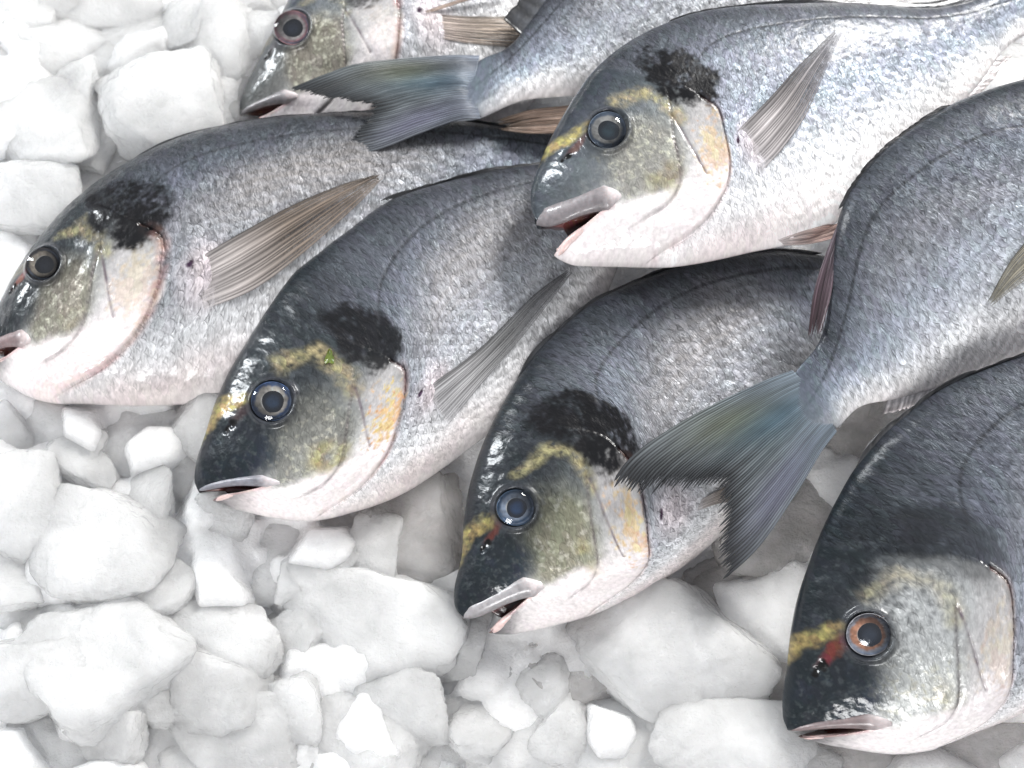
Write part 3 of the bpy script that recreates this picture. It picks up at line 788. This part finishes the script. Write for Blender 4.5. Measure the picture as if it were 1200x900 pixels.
# ------------------------------------------------------------------ the eight fish
GOLD_IRIS = ((.50, .45, .36), (.07, .08, .11))
FISH = [
 dict(name='bream', key='A', tear=0.9, seed=3, lipw=1.3, body=.80, dark=1.0, gold=.30, band=.25, arc=.55, patch_k=1.0, pink=1.0, warm=.10, cheek=(.17, .155, .12), tint=(.99, .995, 1.0),
      muzzle=(.07, .075, .08), eye_px=(62, 326, 20), iris=((.30, .25, .19), (.05, .045, .045)), pupil=((.012, .014, .02), (.003, .003, .005)), lip=(.30, .22, .22),
      label='dark backed silver bream at the left edge, pink jaw, long brown pectoral fin',
      lm=dict(lip=(-14, 408), jaw=(-10, 434), mc=(48, 410), d1=(5, 348), d2=(36, 297), d3=(74, 250), d4=(140, 198), d5=(222, 159), d6=(310, 141), d7=(430, 133), d8=(570, 146),
              v1=(40, 467), v2=(100, 473), v3=(190, 475), v4=(275, 465), v7=(450, 360), v8=(580, 262), bt=(700, 150), bb=(700, 215), op=(193, 368), pb=(238, 340), patch=(163, 266)),
      z=[(0, 400, .030), (100, 470, .024), (250, 465, .022), (150, 200, .042), (330, 141, .044), (500, 135, .042), (620, 200, .036)]),
 dict(name='bream', key='B', ps=.78, tear=0.15, seed=11, tint=(1.0, 1.0, 1.0), cheek=(.19, .19, .17), dark=1.0, gold=1.0, band=.9, arc=.8, patch_k=.95, pink=.45, warm=.1,
      eye_px=(321, 482, 24), iris=((.56, .50, .42), (.06, .10, .20)), lip=(.30, .30, .34),
      label='bream left of centre with green speck above the eye and orange gold gill cover',
      lm=dict(lip=(233, 572), jaw=(250, 587), mc=(330, 572), d1=(241, 507), d2=(266, 440), d3=(301, 382), d4=(343, 322), d5=(403, 274), d6=(456, 236), d7=(556, 206), d8=(668, 190),
              v1=(335, 609), v2=(410, 601), v3=(486, 571), v4=(560, 518), v7=(690, 390), v8=(735, 290), bt=(800, 170), bb=(815, 245), op=(468, 507), pb=(494, 476), patch=(443, 418)),
      z=[(233, 573, .034), (350, 608, .030), (500, 570, .030), (560, 530, .032), (300, 383, .050), (400, 270, .054), (500, 215, .054), (660, 200, .048), (800, 210, .042)]),
 dict(name='bream', key='C', tear=0.6, seed=23, lipw=1.45, dark=1.0, gold=.75, band=.8, arc=.8, patch_k=1.0, pink=.3, warm=.1, cheek=(.20, .195, .13),
      eye_px=(600, 601, 22), iris=((.26, .30, .36), (.05, .09, .15)), pupil=((.015, .045, .11), (.004, .008, .018)), lip=(.42, .40, .41),
      label='middle bream of the front row, mouth slightly open, another fish\'s tail across its gill',
      lm=dict(lip=(540, 718), jaw=(574, 742), mc=(632, 688), d1=(541, 652), d2=(547, 584), d3=(565, 522), d4=(601, 452), d5=(641, 400), d6=(697, 354), d7=(795, 312), d8=(918, 294),
              v1=(655, 732), v2=(725, 708), v3=(806, 660), v4=(868, 605), v7=(950, 490), v8=(985, 420), bt=(1040, 290), bb=(1060, 365), op=(752, 640), patch=(698, 508)),
      z=[(540, 719, .034), (655, 730, .030), (800, 660, .032), (608, 441, .058), (689, 358, .064), (800, 311, .064), (933, 294, .058), (868, 605, .036), (1050, 365, .044)]),
 dict(name='bream', key='D', ps=.82, tear=0.8, seed=37, silver=.85, lipw=1.2, body=1.05, dark=1.0, gold=.25, band=.75, arc=.5, patch_k=.55, pink=.15, warm=.05, cheek=(.42, .43, .42),
      eye_px=(1013, 735, 26), iris=((.46, .22, .13), (.30, .30, .32)), pupil=((.028, .036, .052), (.010, .013, .02)), lip=(.26, .20, .20),
      label='large bream in the lower right corner with an orange brown eye, pale scaly cheek',
      lm=dict(lip=(924, 850), jaw=(936, 863), mc=(1040, 834), d1=(922, 779), d2=(934, 702), d3=(958, 633), d4=(997, 556), d5=(1048, 498), d6=(1110, 452), d7=(1228, 408), d8=(1350, 390),
              v1=(1045, 883), v2=(1135, 860), v3=(1228, 820), v4=(1315, 775), v7=(1450, 640), v8=(1500, 560), bt=(1500, 400), bb=(1530, 480), op=(1178, 762), pb=(1203, 708), patch=(1130, 632)),
      z=[(924, 853, .036), (1043, 882, .034), (935, 700, .055), (993, 561, .088), (1104, 456, .118), (1200, 416, .128), (1200, 833, .052), (1480, 500, .11)]),
 dict(name='bream', key='E', ps=.9, tear=0.5, seed=51, lipw=1.7, dark=.28, gold=.6, band=1.0, arc=.8, patch_k=1.0, pink=.25, warm=.02, body=1.22, cheek=(.25, .245, .22), muzzle=(.10, .115, .13),
      eye_px=(706, 171, 22.5), iris=((.40, .38, .34), (.10, .13, .17)), pupil=((.03, .06, .075), (.006, .012, .02)), lip=(.30, .27, .28),
      label='bream lying on top of the others, open mouth, bright yellow streak at the eye',
      lm=dict(lip=(629, 256), jaw=(650, 300), mc=(724, 245), d1=(631, 195), d2=(660, 135), d3=(694, 85), d4=(754, 40), d5=(825, 15), d6=(900, 7), d7=(1000, 5), d8=(1095, 10),
              v1=(722, 312), v2=(800, 311), v3=(880, 295), v4=(945, 280), v7=(1080, 170), v8=(1150, 95), bt=(1200, -35), bb=(1222, 32), op=(845, 208), pb=(856, 188), patch=(796, 118)),
      z=[(629, 258, .088), (730, 313, .087), (880, 295, .090), (694, 85, .104), (825, 15, .104), (1000, 5, .10), (1150, 0, .088), (1200, 60, .080)]),
 dict(name='bream', key='F', seed=67, dark=1.0, gold=.5, band=.5, arc=.5, patch_k=1.0, pink=.3, warm=.05, mirror=True, has_eye=False, eye_px=(1390, 140, 24), body=1.12,
      label='bream running off the right edge with its forked tail spread toward the viewer',
      lm=dict(lip=(1440, 170), jaw=(1440, 210), d2=(1345, 90), d4=(1182, 98), d5=(1105, 128), d6=(1040, 173), d7=(985, 248), d8=(972, 350),
              v2=(1415, 290), v3=(1370, 330), v4=(1295, 368), v7=(1140, 438), v8=(1050, 468), bt=(930, 433), bb=(978, 508)),
      z=[(744, 560, .078), (842, 684, .058), (955, 450, .088), (1003, 218, .122), (1200, 95, .124), (1130, 445, .088), (1290, 370, .094)]),
 dict(name='bream', key='G', seed=83, dark=1.0, gold=.5, band=.5, arc=.5, patch_k=1.0, pink=.3, warm=.08, mirror=True, has_eye=False, eye_px=(1060, -300, 24),
      label='bream at the top edge whose blue grey forked tail lies over two fish',
      lm=dict(lip=(1090, -260), jaw=(1105, -230), d2=(1000, -310), d4=(880, -215), d5=(800, -155), d7=(680, -50), d8=(618, 30),
              v2=(1060, -90), v3=(1000, 10), v4=(930, 62), v7=(770, 104), v8=(668, 112), bt=(562, 68), bb=(562, 142)),
      z=[(335, 106, .058), (400, 185, .056), (575, 100, .064), (700, 0, .066), (800, 100, .056)]),
 dict(name='bream', key='H', tear=0.1, seed=97, dark=.25, gold=.1, band=.35, arc=.35, patch_k=.8, pink=.7, warm=.15, cheek=(.17, .155, .12), muzzle=(.085, .085, .08),
      eye_px=(346, 48, 21), iris=((.50, .44, .40), (.45, .24, .25)), pupil=((.02, .025, .04), (.005, .006, .01)), lip=(.30, .28, .29),
      label='uppermost bream with a pale pinkish eye, its jaw hidden behind the dark back below',
      lm=dict(lip=(282, 132), jaw=(288, 152), mc=(352, 122), d1=(300, 76), d2=(326, 27), d3=(350, -22), d4=(405, -75), d5=(470, -108), d7=(610, -130), d8=(690, -125),
              v1=(350, 185), v2=(420, 195), v3=(500, 185), v4=(570, 165), v8=(730, -40), bt=(790, -110), bb=(810, -60), op=(471, 52), pb=(498, 40), patch=(432, -2)),
      z=[(282, 130, .020), (471, 48, .034), (352, 0, .036), (350, 170, .010), (600, 120, .020), (600, -60, .03)]),
]
FO = {}
for f in FISH:
    F = Fish(f); FO[f['key']] = F
    body(F)
    if f.get('has_eye', True):
        eye(F); lips(F)

BROWN = dict(root=(.56, .52, .51), mid=(.20, .16, .13), tip=(.17, .13, .10))
GREY = dict(root=(.58, .57, .58), mid=(.20, .20, .20), tip=(.15, .15, .16))
def lead_dark(c, a, r):
    c = c * (.8 + .35 * a)[:, None]
    k = np.exp(-(a / .10) ** 2) * .7 * (1 - .6 * np.exp(-r * 6))
    return c * (1 - k)[:, None]
def pectoral(key, lead, trail, cols, **kw):
    F = FO[key]
    return fin(F, 'pectoral_fin', lead, trail, [lead[0], trail[0]], [lead[-1], trail[-1]], kw.pop('rays', 15),
               fin_colour(cols['root'], cols['mid'], cols['tip'], dark=.42, seed=F.f['seed'], clear=kw.pop('clear', .75), tint=lead_dark),
               lift=kw.pop('lift', (.001, .022)), seed=F.f['seed'], ridge_k=.5, **kw)
pectoral('A', [(236, 327), (285, 298), (345, 264), (400, 239), (448, 224)], [(247, 381), (305, 357), (362, 315), (420, 262), (455, 224)], BROWN)
pectoral('B', [(495, 472), (558, 425), (619, 364), (664, 329)], [(524, 508), (562, 462), (603, 416), (645, 362), (668, 331)], GREY)
pectoral('E', [(852, 177), (888, 141), (922, 103), (968, 57)], [(881, 221), (903, 198), (930, 160), (950, 115), (973, 62)], dict(root=(.62, .58, .58), mid=(.24, .22, .22), tip=(.13, .13, .15)))
pectoral('F', [(1262, 225), (1215, 262), (1170, 312), (1141, 364)], [(1275, 285), (1235, 312), (1185, 338), (1146, 368)], dict(root=(.5, .46, .38), mid=(.36, .33, .26), tip=(.30, .28, .22)))
pectoral('D', [(1204, 706), (1270, 650), (1350, 590)], [(1228, 745), (1290, 690), (1358, 596)], GREY)
pectoral('H', [(500, 36), (550, 38), (625, 34)], [(507, 62), (555, 69), (630, 70)], dict(root=(.40, .33, .30), mid=(.26, .21, .17), tip=(.22, .17, .13)), lift=(.0, .010))
pectoral('H', [(499, 34), (545, 20), (599, 4)], [(501, 37), (546, 24), (600, 7)], dict(root=(.36, .27, .22), mid=(.26, .19, .15), tip=(.22, .16, .13)), lift=(.004, .03), rays=2)
pectoral('C', [(812, 592), (835, 580), (880, 560)], [(806, 606), (836, 596), (882, 590)], BROWN)

# tails
def tail_tint(seed, strength=1.0):
    def t(c, a, r):
        g = np.exp(-((r - .45) / .22) ** 2) * np.exp(-((a - .22) / .16) ** 2)
        c = c * (1 - .6 * g[:, None]) + np.array((.15, .16, .09)) * (.6 * g * strength)[:, None]
        b = np.exp(-((r - .35) / .3) ** 2) * np.exp(-((a - .42) / .16) ** 2)
        c = c * (1 - .5 * b[:, None]) + np.array((.06, .13, .18)) * (.6 * b * strength)[:, None]
        v = np.exp(-((r - .5) / .3) ** 2) * np.exp(-((a - .85) / .14) ** 2)
        c = c * (1 - .4 * v[:, None]) + np.array((.15, .14, .24)) * (.45 * v)[:, None]
        dk = sst(.74, .97, r)
        return c * (1 - .72 * dk[:, None])
    return t
F = FO['F']
fin(F, 'tail_fin', [(928, 434), (889, 449), (811, 487), (744, 531), (712, 571)], [(980, 506), (962, 530), (935, 575), (890, 640), (843, 684)],
    [(928, 434), (958, 466), (980, 506)], [(712, 571), (738, 583), (790, 583), (832, 579), (838, 608), (836, 645), (843, 684)], 58,
    fin_colour((.19, .23, .27), (.14, .16, .165), (.08, .085, .095), dark=.32, clear=.25, tint=tail_tint(5), seed=5), on_body=False, lift=(.007, .004), ragged=.10, seed=5, nr=110)
F = FO['G']
fin(F, 'tail_fin', [(562, 67), (517, 67), (425, 75), (381, 88), (335, 106)], [(563, 141), (539, 142), (495, 157), (443, 177), (394, 186)],
    [(562, 67), (556, 104), (563, 141)], [(335, 106), (362, 114), (400, 120), (434, 127), (422, 146), (408, 165), (394, 186)], 42,
    fin_colour((.17, .19, .23), (.12, .135, .14), (.08, .09, .10), dark=.45, clear=.2, tint=tail_tint(8, 1.1), seed=8), on_body=False, lift=(.007, .004), ragged=.06, seed=8, nr=100)

# back, belly fins
DK = fin_colour((.06, .065, .075), (.035, .037, .042), (.02, .02, .022), dark=.5, clear=.0)
PUR = fin_colour((.10, .085, .10), (.075, .05, .065), (.03, .018, .022), dark=.6, clear=.1)
WHT = fin_colour((.62, .60, .61), (.60, .57, .58), (.62, .56, .56), dark=.35, clear=.25)
TAN = fin_colour((.24, .17, .13), (.15, .10, .075), (.10, .07, .05), dark=.4, clear=.15)
RED = fin_colour((.74, .66, .65), (.58, .42, .38), (.32, .20, .17), dark=.5, clear=.1)
for k in 'ABCDH':
    back_fin(FO[k], .30, .86, lambda x: .001 + .007 * sst(.30, .36, x) * (.75 + .25 * np.sin(x * 40)) * (1 - .5 * sst(.7, .86, x)), DK, 13)
back_fin(FO['E'], .34, .90, lambda x: .004 + .008 * sst(.45, .6, x) + .012 * sst(.75, .9, x), DK, 13)
back_fin(FO['F'], .40, .66, lambda x: .003 + .004 * sst(.30, .36, x), DK, 13)
fin(FO['F'], 'dorsal_fin', [(984, 256), (966, 300), (952, 345), (944, 404)], [(990, 262), (979, 310), (972, 350), (958, 398)], [(984, 256), (990, 262)], [(944, 404), (958, 398)], 9,
    fin_colour((.14, .12, .14), (.10, .07, .085), (.05, .03, .035), dark=.55, clear=.1), on_body=False, lift=(.004, .012), ragged=.12, seed=31, ridge_k=.7)
back_fin(FO['G'], .40, .86, lambda x: .004 + .050 * sst(.60, .80, x), DK, 13)
back_fin(FO['F'], .66, .84, lambda x: .010 + .012 * sst(.66, .72, x), WHT, 16, 'anal_fin', -1)
fin(FO['G'], 'anal_fin', [(668, 120), (622, 126), (578, 139)], [(672, 152), (624, 153), (582, 149)], [(668, 120), (672, 152)], [(578, 139), (582, 149)], 10, TAN, on_body=False, lift=(-.01, -.012), ragged=.2, seed=12, ridge_k=.6)
back_fin(FO['E'], .66, .88, lambda x: .010 + .010 * sst(.7, .82, x), WHT, 16, 'anal_fin', -1)
fin(FO['E'], 'pelvic_fin', [(908, 286), (945, 274), (1000, 256)], [(918, 288), (955, 285), (1002, 272)], [(908, 286), (918, 288)], [(1000, 256), (1002, 272)], 8, RED, lift=(.0, .004), on_body=True, seed=4)

# fleck of green weed on fish B
def weed():
    F = FO['B']; rng = np.random.RandomState(2)
    pts = []; tri = []
    c0 = np.array([387, 434.]); tc = F.inv(c0[None])[0]; h = float(thick(*tc)) + .006
    n = 18
    for lay, dh in ((0, .002), (1, -.003)):
        for i in range(n):
            a = i / n * 2 * math.pi; r = (6 + 2.5 * rng.rand() + 2 * math.sin(3 * a)) * (.9 if lay == 0 else 1)
            p = c0 + np.array([math.cos(a) * r * .8, math.sin(a) * r * 1.25])
            pts.append(F.px_base(p[None])[0] + F.n * (h + dh) * F.S)
    pts.append(F.px_base(c0[None])[0] + F.n * (h + .005) * F.S)
    for i in range(n): tri.append((i, (i + 1) % n, 2 * n))
    q = [(i, (i + 1) % n, n + (i + 1) % n, n + i) for i in range(n)]
    o = make_mesh('seaweed_scrap', np.array(pts), np.array(q), LIP, None, dict(skin_colour=np.tile((.10, .14, .02), (len(pts), 1))), tris=np.array(tri))
    o['label'] = 'tiny scrap of green weed stuck above the eye of the bream left of centre'
    o['category'] = 'weed scrap'
weed()

# ------------------------------------------------------------------ ice
def ice_bed():
    nx, ny = 620, 520
    xs = np.linspace(-.62, .62, nx); ys = np.linspace(-.46, .62, ny)
    X, Y = np.meshgrid(xs, ys, indexing='ij')
    rng = np.random.RandomState(7)
    pts = np.stack([rng.uniform(-.64, .64, 1500), rng.uniform(-.48, .64, 1500)], -1); hs = rng.uniform(-.012, .012, 1500)
    Z = np.full(X.shape, .008)
    for (p, h) in zip(pts, hs):
        rx = rng.uniform(.016, .042); i0, i1 = np.searchsorted(xs, [p[0] - rx, p[0] + rx]); j0, j1 = np.searchsorted(ys, [p[1] - rx, p[1] + rx])
        if i1 <= i0 or j1 <= j0: continue
        xx, yy = X[i0:i1, j0:j1] - p[0], Y[i0:i1, j0:j1] - p[1]
        a = rng.uniform(0, 3.14); u = (xx * math.cos(a) + yy * math.sin(a)) / rx; v = (-xx * math.sin(a) + yy * math.cos(a)) / (rx * rng.uniform(.6, 1))
        e = 0
        for _k in range(6):
            an = _k * math.pi / 3 + rng.uniform(-.4, .4); e = np.maximum(e, (u * math.cos(an) + v * math.sin(an)) / rng.uniform(.65, 1.0))
        tilt = (u * rng.uniform(-1, 1) + v * rng.uniform(-1, 1)) * .005
        z = h * .8 + .006 + tilt - .013 * sst(.55, 1.0, e) - .004 * e
        Z[i0:i1, j0:j1] = np.maximum(Z[i0:i1, j0:j1], np.where(e < 1, z + .016, .008))
    Z += .0016 * fbm(X * 90, Y * 90, 5) + .0010 * fbm(X * 300, Y * 300, 6)
    for _ in range(1):
        Z[1:-1, 1:-1] = (Z[1:-1, 1:-1] * 2 + Z[:-2, 1:-1] + Z[2:, 1:-1] + Z[1:-1, :-2] + Z[1:-1, 2:]) / 6
    o = make_mesh('ice_bed', np.stack([X, Y, Z], -1), grid_quads(nx, ny), ICE_BED)
    o['kind'] = 'structure'; o['label'] = 'bed of packed crushed ice under the fish'
ice_bed()

def unit_sphere(n):
    import bmesh
    bm = bmesh.new(); bmesh.ops.create_icosphere(bm, subdivisions=n, radius=1.0)
    v = np.array([x.co[:] for x in bm.verts]); t = np.array([[a.index for a in f.verts] for f in bm.faces]); bm.free()
    return v, t
ICO_V, ICO_T = unit_sphere(5)
from mathutils import noise as mnoise, Vector
def ice_chunk(px, py, rx, ry, ang, zc, label, seed, rz=None, clear=False, tilt=.15):
    rng = np.random.RandomState(seed)
    c = at(px, py, zc)
    mpp = .000467
    a, b = rx * mpp, ry * mpp / math.cos(TILT) * .98
    rz = rz or min(a, b) * rng.uniform(.42, .62)
    n = rng.randn(15, 3); n /= np.linalg.norm(n, axis=1)[:, None]
    n = np.vstack([n, [[0, 0, 1], [0, 0, -1], [1, 0, 0], [-1, 0, 0], [0, 1, 0], [0, -1, 0]]])
    n[-6:] += rng.randn(6, 3) * .14; n /= np.linalg.norm(n, axis=1)[:, None]
    dist = np.r_[rng.uniform(.72, 1.12, 15), rng.uniform(.84, 1.0, 6)]
    dt = ICO_V @ n.T
    r = dist[None] / np.maximum(dt, .05)
    k = 13.0 if ('round' in label or 'smooth' in label or 'domed' in label) else rng.uniform(18, 34)
    r = -np.log(np.exp(-k * r).sum(1)) / k
    v = ICO_V * r[:, None]
    off = Vector(rng.rand(3) * 50)
    w = np.array([mnoise.fractal(Vector(p) * 2.2 + off, 1.0, 2.0, 4) for p in v])
    w2 = np.array([abs(mnoise.noise(Vector(p) * 5.5 + off)) for p in v])
    v = v * np.array([1.36, 1.36, 1.12]) * (1 + .075 * w - .05 * np.clip(1 - w2 / .07, 0, 1))[:, None]
    v = v * np.array([a, b, rz])
    ca, sa = math.cos(-ang), math.sin(-ang)
    R = np.array([[ca, -sa, 0], [sa, ca, 0], [0, 0, 1]])
    tx, ty = rng.uniform(-tilt, tilt, 2)
    Rx = np.array([[1, 0, 0], [0, math.cos(tx), -math.sin(tx)], [0, math.sin(tx), math.cos(tx)]])
    Ry = np.array([[math.cos(ty), 0, math.sin(ty)], [0, 1, 0], [-math.sin(ty), 0, math.cos(ty)]])
    v = v @ Ry.T @ Rx.T @ R.T
    o = make_mesh('ice_chunk', v, None, ICE_CLEAR if clear else ICE, tris=ICO_T)
    o.location = c
    o['label'] = label; o['category'] = 'ice chunk'; o['group'] = 'ice chunks in the bed'
    return o

R_ = math.radians
CH = [ # px, py, rx, ry, angle(deg), z, clear, label
 (20, 600, 48, 50, 20, .020, 0, 'angular ice chunk at the left edge, beside the smooth rounded one'),
 (128, 637, 68, 50, 8, .026, 0, 'smooth rounded white ice chunk like a pillow, lower left'),
 (131, 770, 82, 72, 35, .018, 0, 'big slab of ice below the rounded pillow shaped chunk'),
 (18, 795, 40, 66, 80, .026, 0, 'tall bright ice chunk on the left edge near the bottom'),
 (254, 748, 66, 38, 12, .020, 0, 'flat oblong ice chunk right of the big lower left slab'),
 (261, 814, 46, 36, 0, .026, 0, 'small domed ice ball above the bottom edge'),
 (282, 867, 60, 42, 10, .020, 0, 'round ice chunk at the bottom edge under the small dome'),
 (436, 742, 88, 64, 25, .016, 0, 'wide angular ice slab between the two front fish heads'),
 (177, 862, 52, 36, -10, .014, 0, 'low ice chunk at the bottom edge below the big slab'),
 (411, 866, 84, 42, 20, .016, 0, 'long sloping ice chunk at the bottom edge under the wide slab'),
 (327, 772, 38, 46, 10, .010, 0, 'dull ice chunk squeezed between the oblong chunk and the wide slab'),
 (492, 625, 47, 46, -8, .018, 1, 'clear cube like ice chunk between the jaws of two front fish'),
 (402, 632, 50, 32, 5, .008, 1, 'clear ice chunk directly under the chin of the bream left of centre'),
 (215, 555, 40, 34, 0, .006, 0, 'ice chunk beside the snout of the bream left of centre'),
 (200, 610, 60, 40, 10, .002, 0, 'low ice chunk between the rounded pillow chunk and the nearest snout'),
 (150, 520, 60, 38, -5, .008, 0, 'ice chunk just below the belly of the leftmost fish'),
 (60, 505, 55, 34, 5, .012, 0, 'ice chunk under the pink jaw of the leftmost fish'),
 (70, 560, 44, 30, 0, .006, 0, 'small ice chunk above the rounded pillow shaped one'),
 (300, 660, 66, 44, 0, .002, 0, 'cloudy low ice chunk below the snout of the bream left of centre'),
 (355, 700, 40, 34, 30, .004, 0, 'cloudy low ice chunk left of the wide angular slab'),
 (780, 768, 98, 64, 12, .020, 0, 'large ice chunk to the right of the open mouth of the middle bream'),
 (690, 770, 60, 46, -20, .012, 1, 'ice chunk under the jaw tip of the middle bream'),
 (862, 868, 74, 46, 8, .026, 0, 'smooth oval ice chunk left of the lower right fish mouth'),
 (905, 775, 40, 58, 10, .012, 1, 'dull pinkish ice chunk against the snout of the lower right fish'),
 (912, 622, 60, 48, 10, .022, 1, 'clear ice chunk below the forked tail of the right hand fish'),
 (1020, 520, 52, 44, -30, .016, 1, 'clear ice chunk between the tail root and the lower right fish back'),
 (880, 715, 66, 48, -10, .012, 1, 'clear pinkish ice chunk under the tip of the spread tail'),
 (1150, 890, 66, 30, -5, .014, 1, 'ice chunk under the chin of the lower right fish'),
 (560, 800, 68, 46, 10, .006, 0, 'low ice chunk below the lips of the middle bream'),
 (600, 868, 74, 44, -10, .008, 0, 'ice chunk at the bottom edge below the middle bream'),
 (730, 868, 66, 50, 10, .012, 0, 'bright ice chunk at the bottom edge left of the smooth oval one'),
 (500, 800, 44, 40, 30, .004, 0, 'small ice chunk right of the long sloping bottom chunk'),
 (505, 700, 36, 44, 10, .006, 0, 'ice chunk against the snout of the middle bream'),
 (505, 880, 40, 34, 0, .010, 0, 'small bottom edge ice chunk right of the long sloping one'),
 (80, 870, 50, 40, 10, .010, 0, 'bottom edge ice chunk in the left corner'),
 (1010, 890, 54, 26, 0, .008, 1, 'ice chunk below the lips of the lower right fish'),
 (940, 895, 40, 26, 10, .010, 0, 'small bottom edge ice chunk right of the smooth oval one'),
 (45, 700, 48, 42, 10, .008, 0, 'ice chunk between the rounded pillow chunk and left edge'),
 (58, 150, 64, 52, 10, .020, 0, 'large bright ice chunk in the upper left'),
 (190, 130, 60, 56, -10, .024, 0, 'big blocky white ice chunk left of the uppermost fish snout'),
 (255, 60, 44, 48, 20, .018, 0, 'ice chunk near the forehead of the uppermost fish'),
 (265, 130, 34, 34, 0, .012, 0, 'small ice chunk tucked between uppermost snout and dark back'),
 (40, 232, 62, 40, 5, .022, 0, 'bright ice chunk left of the leftmost fish forehead'),
 (120, 222, 48, 30, -20, .010, 0, 'ice chunk along the back of the leftmost fish'),
 (75, 60, 58, 40, -15, .014, 0, 'ice chunk near the top left corner'),
 (170, 50, 54, 38, 10, .012, 0, 'top edge ice chunk left of the uppermost fish'),
 (20, 20, 44, 36, 10, .018, 0, 'ice chunk in the very top left corner'),
 (130, 8, 60, 26, 5, .016, 0, 'flat top edge ice chunk near the left corner'),
 (260, 8, 60, 30, -5, .010, 0, 'top edge ice chunk above the uppermost fish forehead'),
 (15, 95, 34, 40, 20, .012, 0, 'ice chunk on the left edge near the top'),
 (110, 110, 40, 36, 45, .008, 0, 'sunken ice chunk between two large upper left ones'),
 (22, 285, 44, 32, 0, .010, 0, 'dull ice chunk beside the forehead of the leftmost fish'),
 (315, 8, 34, 28, 10, .006, 0, 'small ice chunk touching the uppermost fish crown'),
 (1185, 85, 50, 34, 0, .014, 0, 'ice chunk at the right edge behind the topmost lying fish'),
 (620, 660, 40, 30, 0, -.004, 0, 'ice chunk mostly hidden under the head of the middle bream'),
]
# smaller chips that fill the joints
CHIPS = [
 (75, 655, 26, 20, 'left of the rounded pillow shaped chunk'), (190, 690, 28, 20, 'between the rounded pillow shaped chunk and the oblong one'),
 (58, 745, 26, 30, 'left of the big lower left slab'), (205, 820, 26, 22, 'left of the small domed ball'), (222, 720, 22, 18, 'touching the top of the oblong chunk'),
 (340, 838, 30, 22, 'between the round bottom chunk and the long sloping one'), (350, 745, 24, 22, 'on the left flank of the wide angular slab'),
 (400, 790, 34, 20, 'under the wide angular slab'), (530, 760, 30, 24, 'below the snout of the middle bream'), (545, 700, 18, 26, 'touching the lips of the middle bream'),
 (440, 650, 22, 30, 'between the two clear chunks under the chin'), (370, 664, 26, 18, 'above the wide angular slab'), (262, 600, 26, 20, 'under the lips of the bream left of centre'),
 (170, 585, 26, 18, 'above the rounded pillow shaped chunk, to its right'), (100, 540, 30, 18, 'below the leftmost fish belly'), (240, 500, 22, 24, 'between the two fish on the left'),
 (12, 520, 26, 22, 'at the left edge under the leftmost jaw'), (15, 680, 24, 26, 'at the left edge above the tall bright chunk'), (35, 868, 30, 20, 'in the bottom left corner'),
 (130, 868, 26, 18, 'left of the low bottom chunk'), (230, 885, 24, 18, 'at the bottom edge left of the round chunk'), (350, 885, 26, 18, 'at the bottom edge right of the round chunk'),
 (470, 830, 30, 22, 'right of the long sloping bottom chunk, raised'), (560, 850, 24, 20, 'between two bottom edge chunks below the middle bream'), (640, 815, 34, 24, 'in front of the large chunk by the open mouth'),
 (665, 870, 26, 22, 'at the bottom edge, left of the bright one'), (790, 850, 26, 22, 'wedged against the smooth oval chunk'), (830, 812, 28, 16, 'above the smooth oval chunk'),
 (890, 830, 24, 20, 'between the smooth oval chunk and the fish lips'), (840, 690, 28, 24, 'below the tail tip'), (960, 600, 22, 30, 'between the spread tail and lower right fish'),
 (905, 690, 22, 30, 'against the forehead of the lower right fish'), (990, 495, 30, 18, 'right under the tail root'), (720, 720, 34, 18, 'tucked under the belly of the middle bream'),
 (115, 165, 26, 24, 'between the two largest upper left chunks'), (225, 185, 24, 16, 'against the back of the leftmost fish'), (215, 90, 24, 22, 'above the big blocky upper left chunk'),
 (85, 105, 26, 18, 'above the large bright upper left chunk'), (20, 180, 22, 22, 'at the left edge beside the large bright chunk'), (75, 275, 24, 18, 'touching the forehead of the leftmost fish'),
 (300, 40, 20, 22, 'right by the forehead of the uppermost fish'), (215, 20, 26, 18, 'near the top edge'), (60, 20, 26, 16, 'at the top edge by the corner'), (150, 90, 28, 16, 'between four upper left chunks'),
]
for i, (px, py, rx, ry, lab) in enumerate(CHIPS):
    rr = random.Random(i * 7 + 1)
    ice_chunk(px, py, rx * rr.uniform(1.2, 1.6), ry * rr.uniform(1.2, 1.6), rr.uniform(0, 3.1), rr.uniform(.014, .022), 'small ice chip ' + lab, 300 + i, clear=(px > 600 and py < 800), tilt=.4)
for i, (px, py, rx, ry, an, z, cl, lab) in enumerate(CH):
    ice_chunk(px, py, rx, ry, R_(an), z, lab, 100 + i, clear=bool(cl))
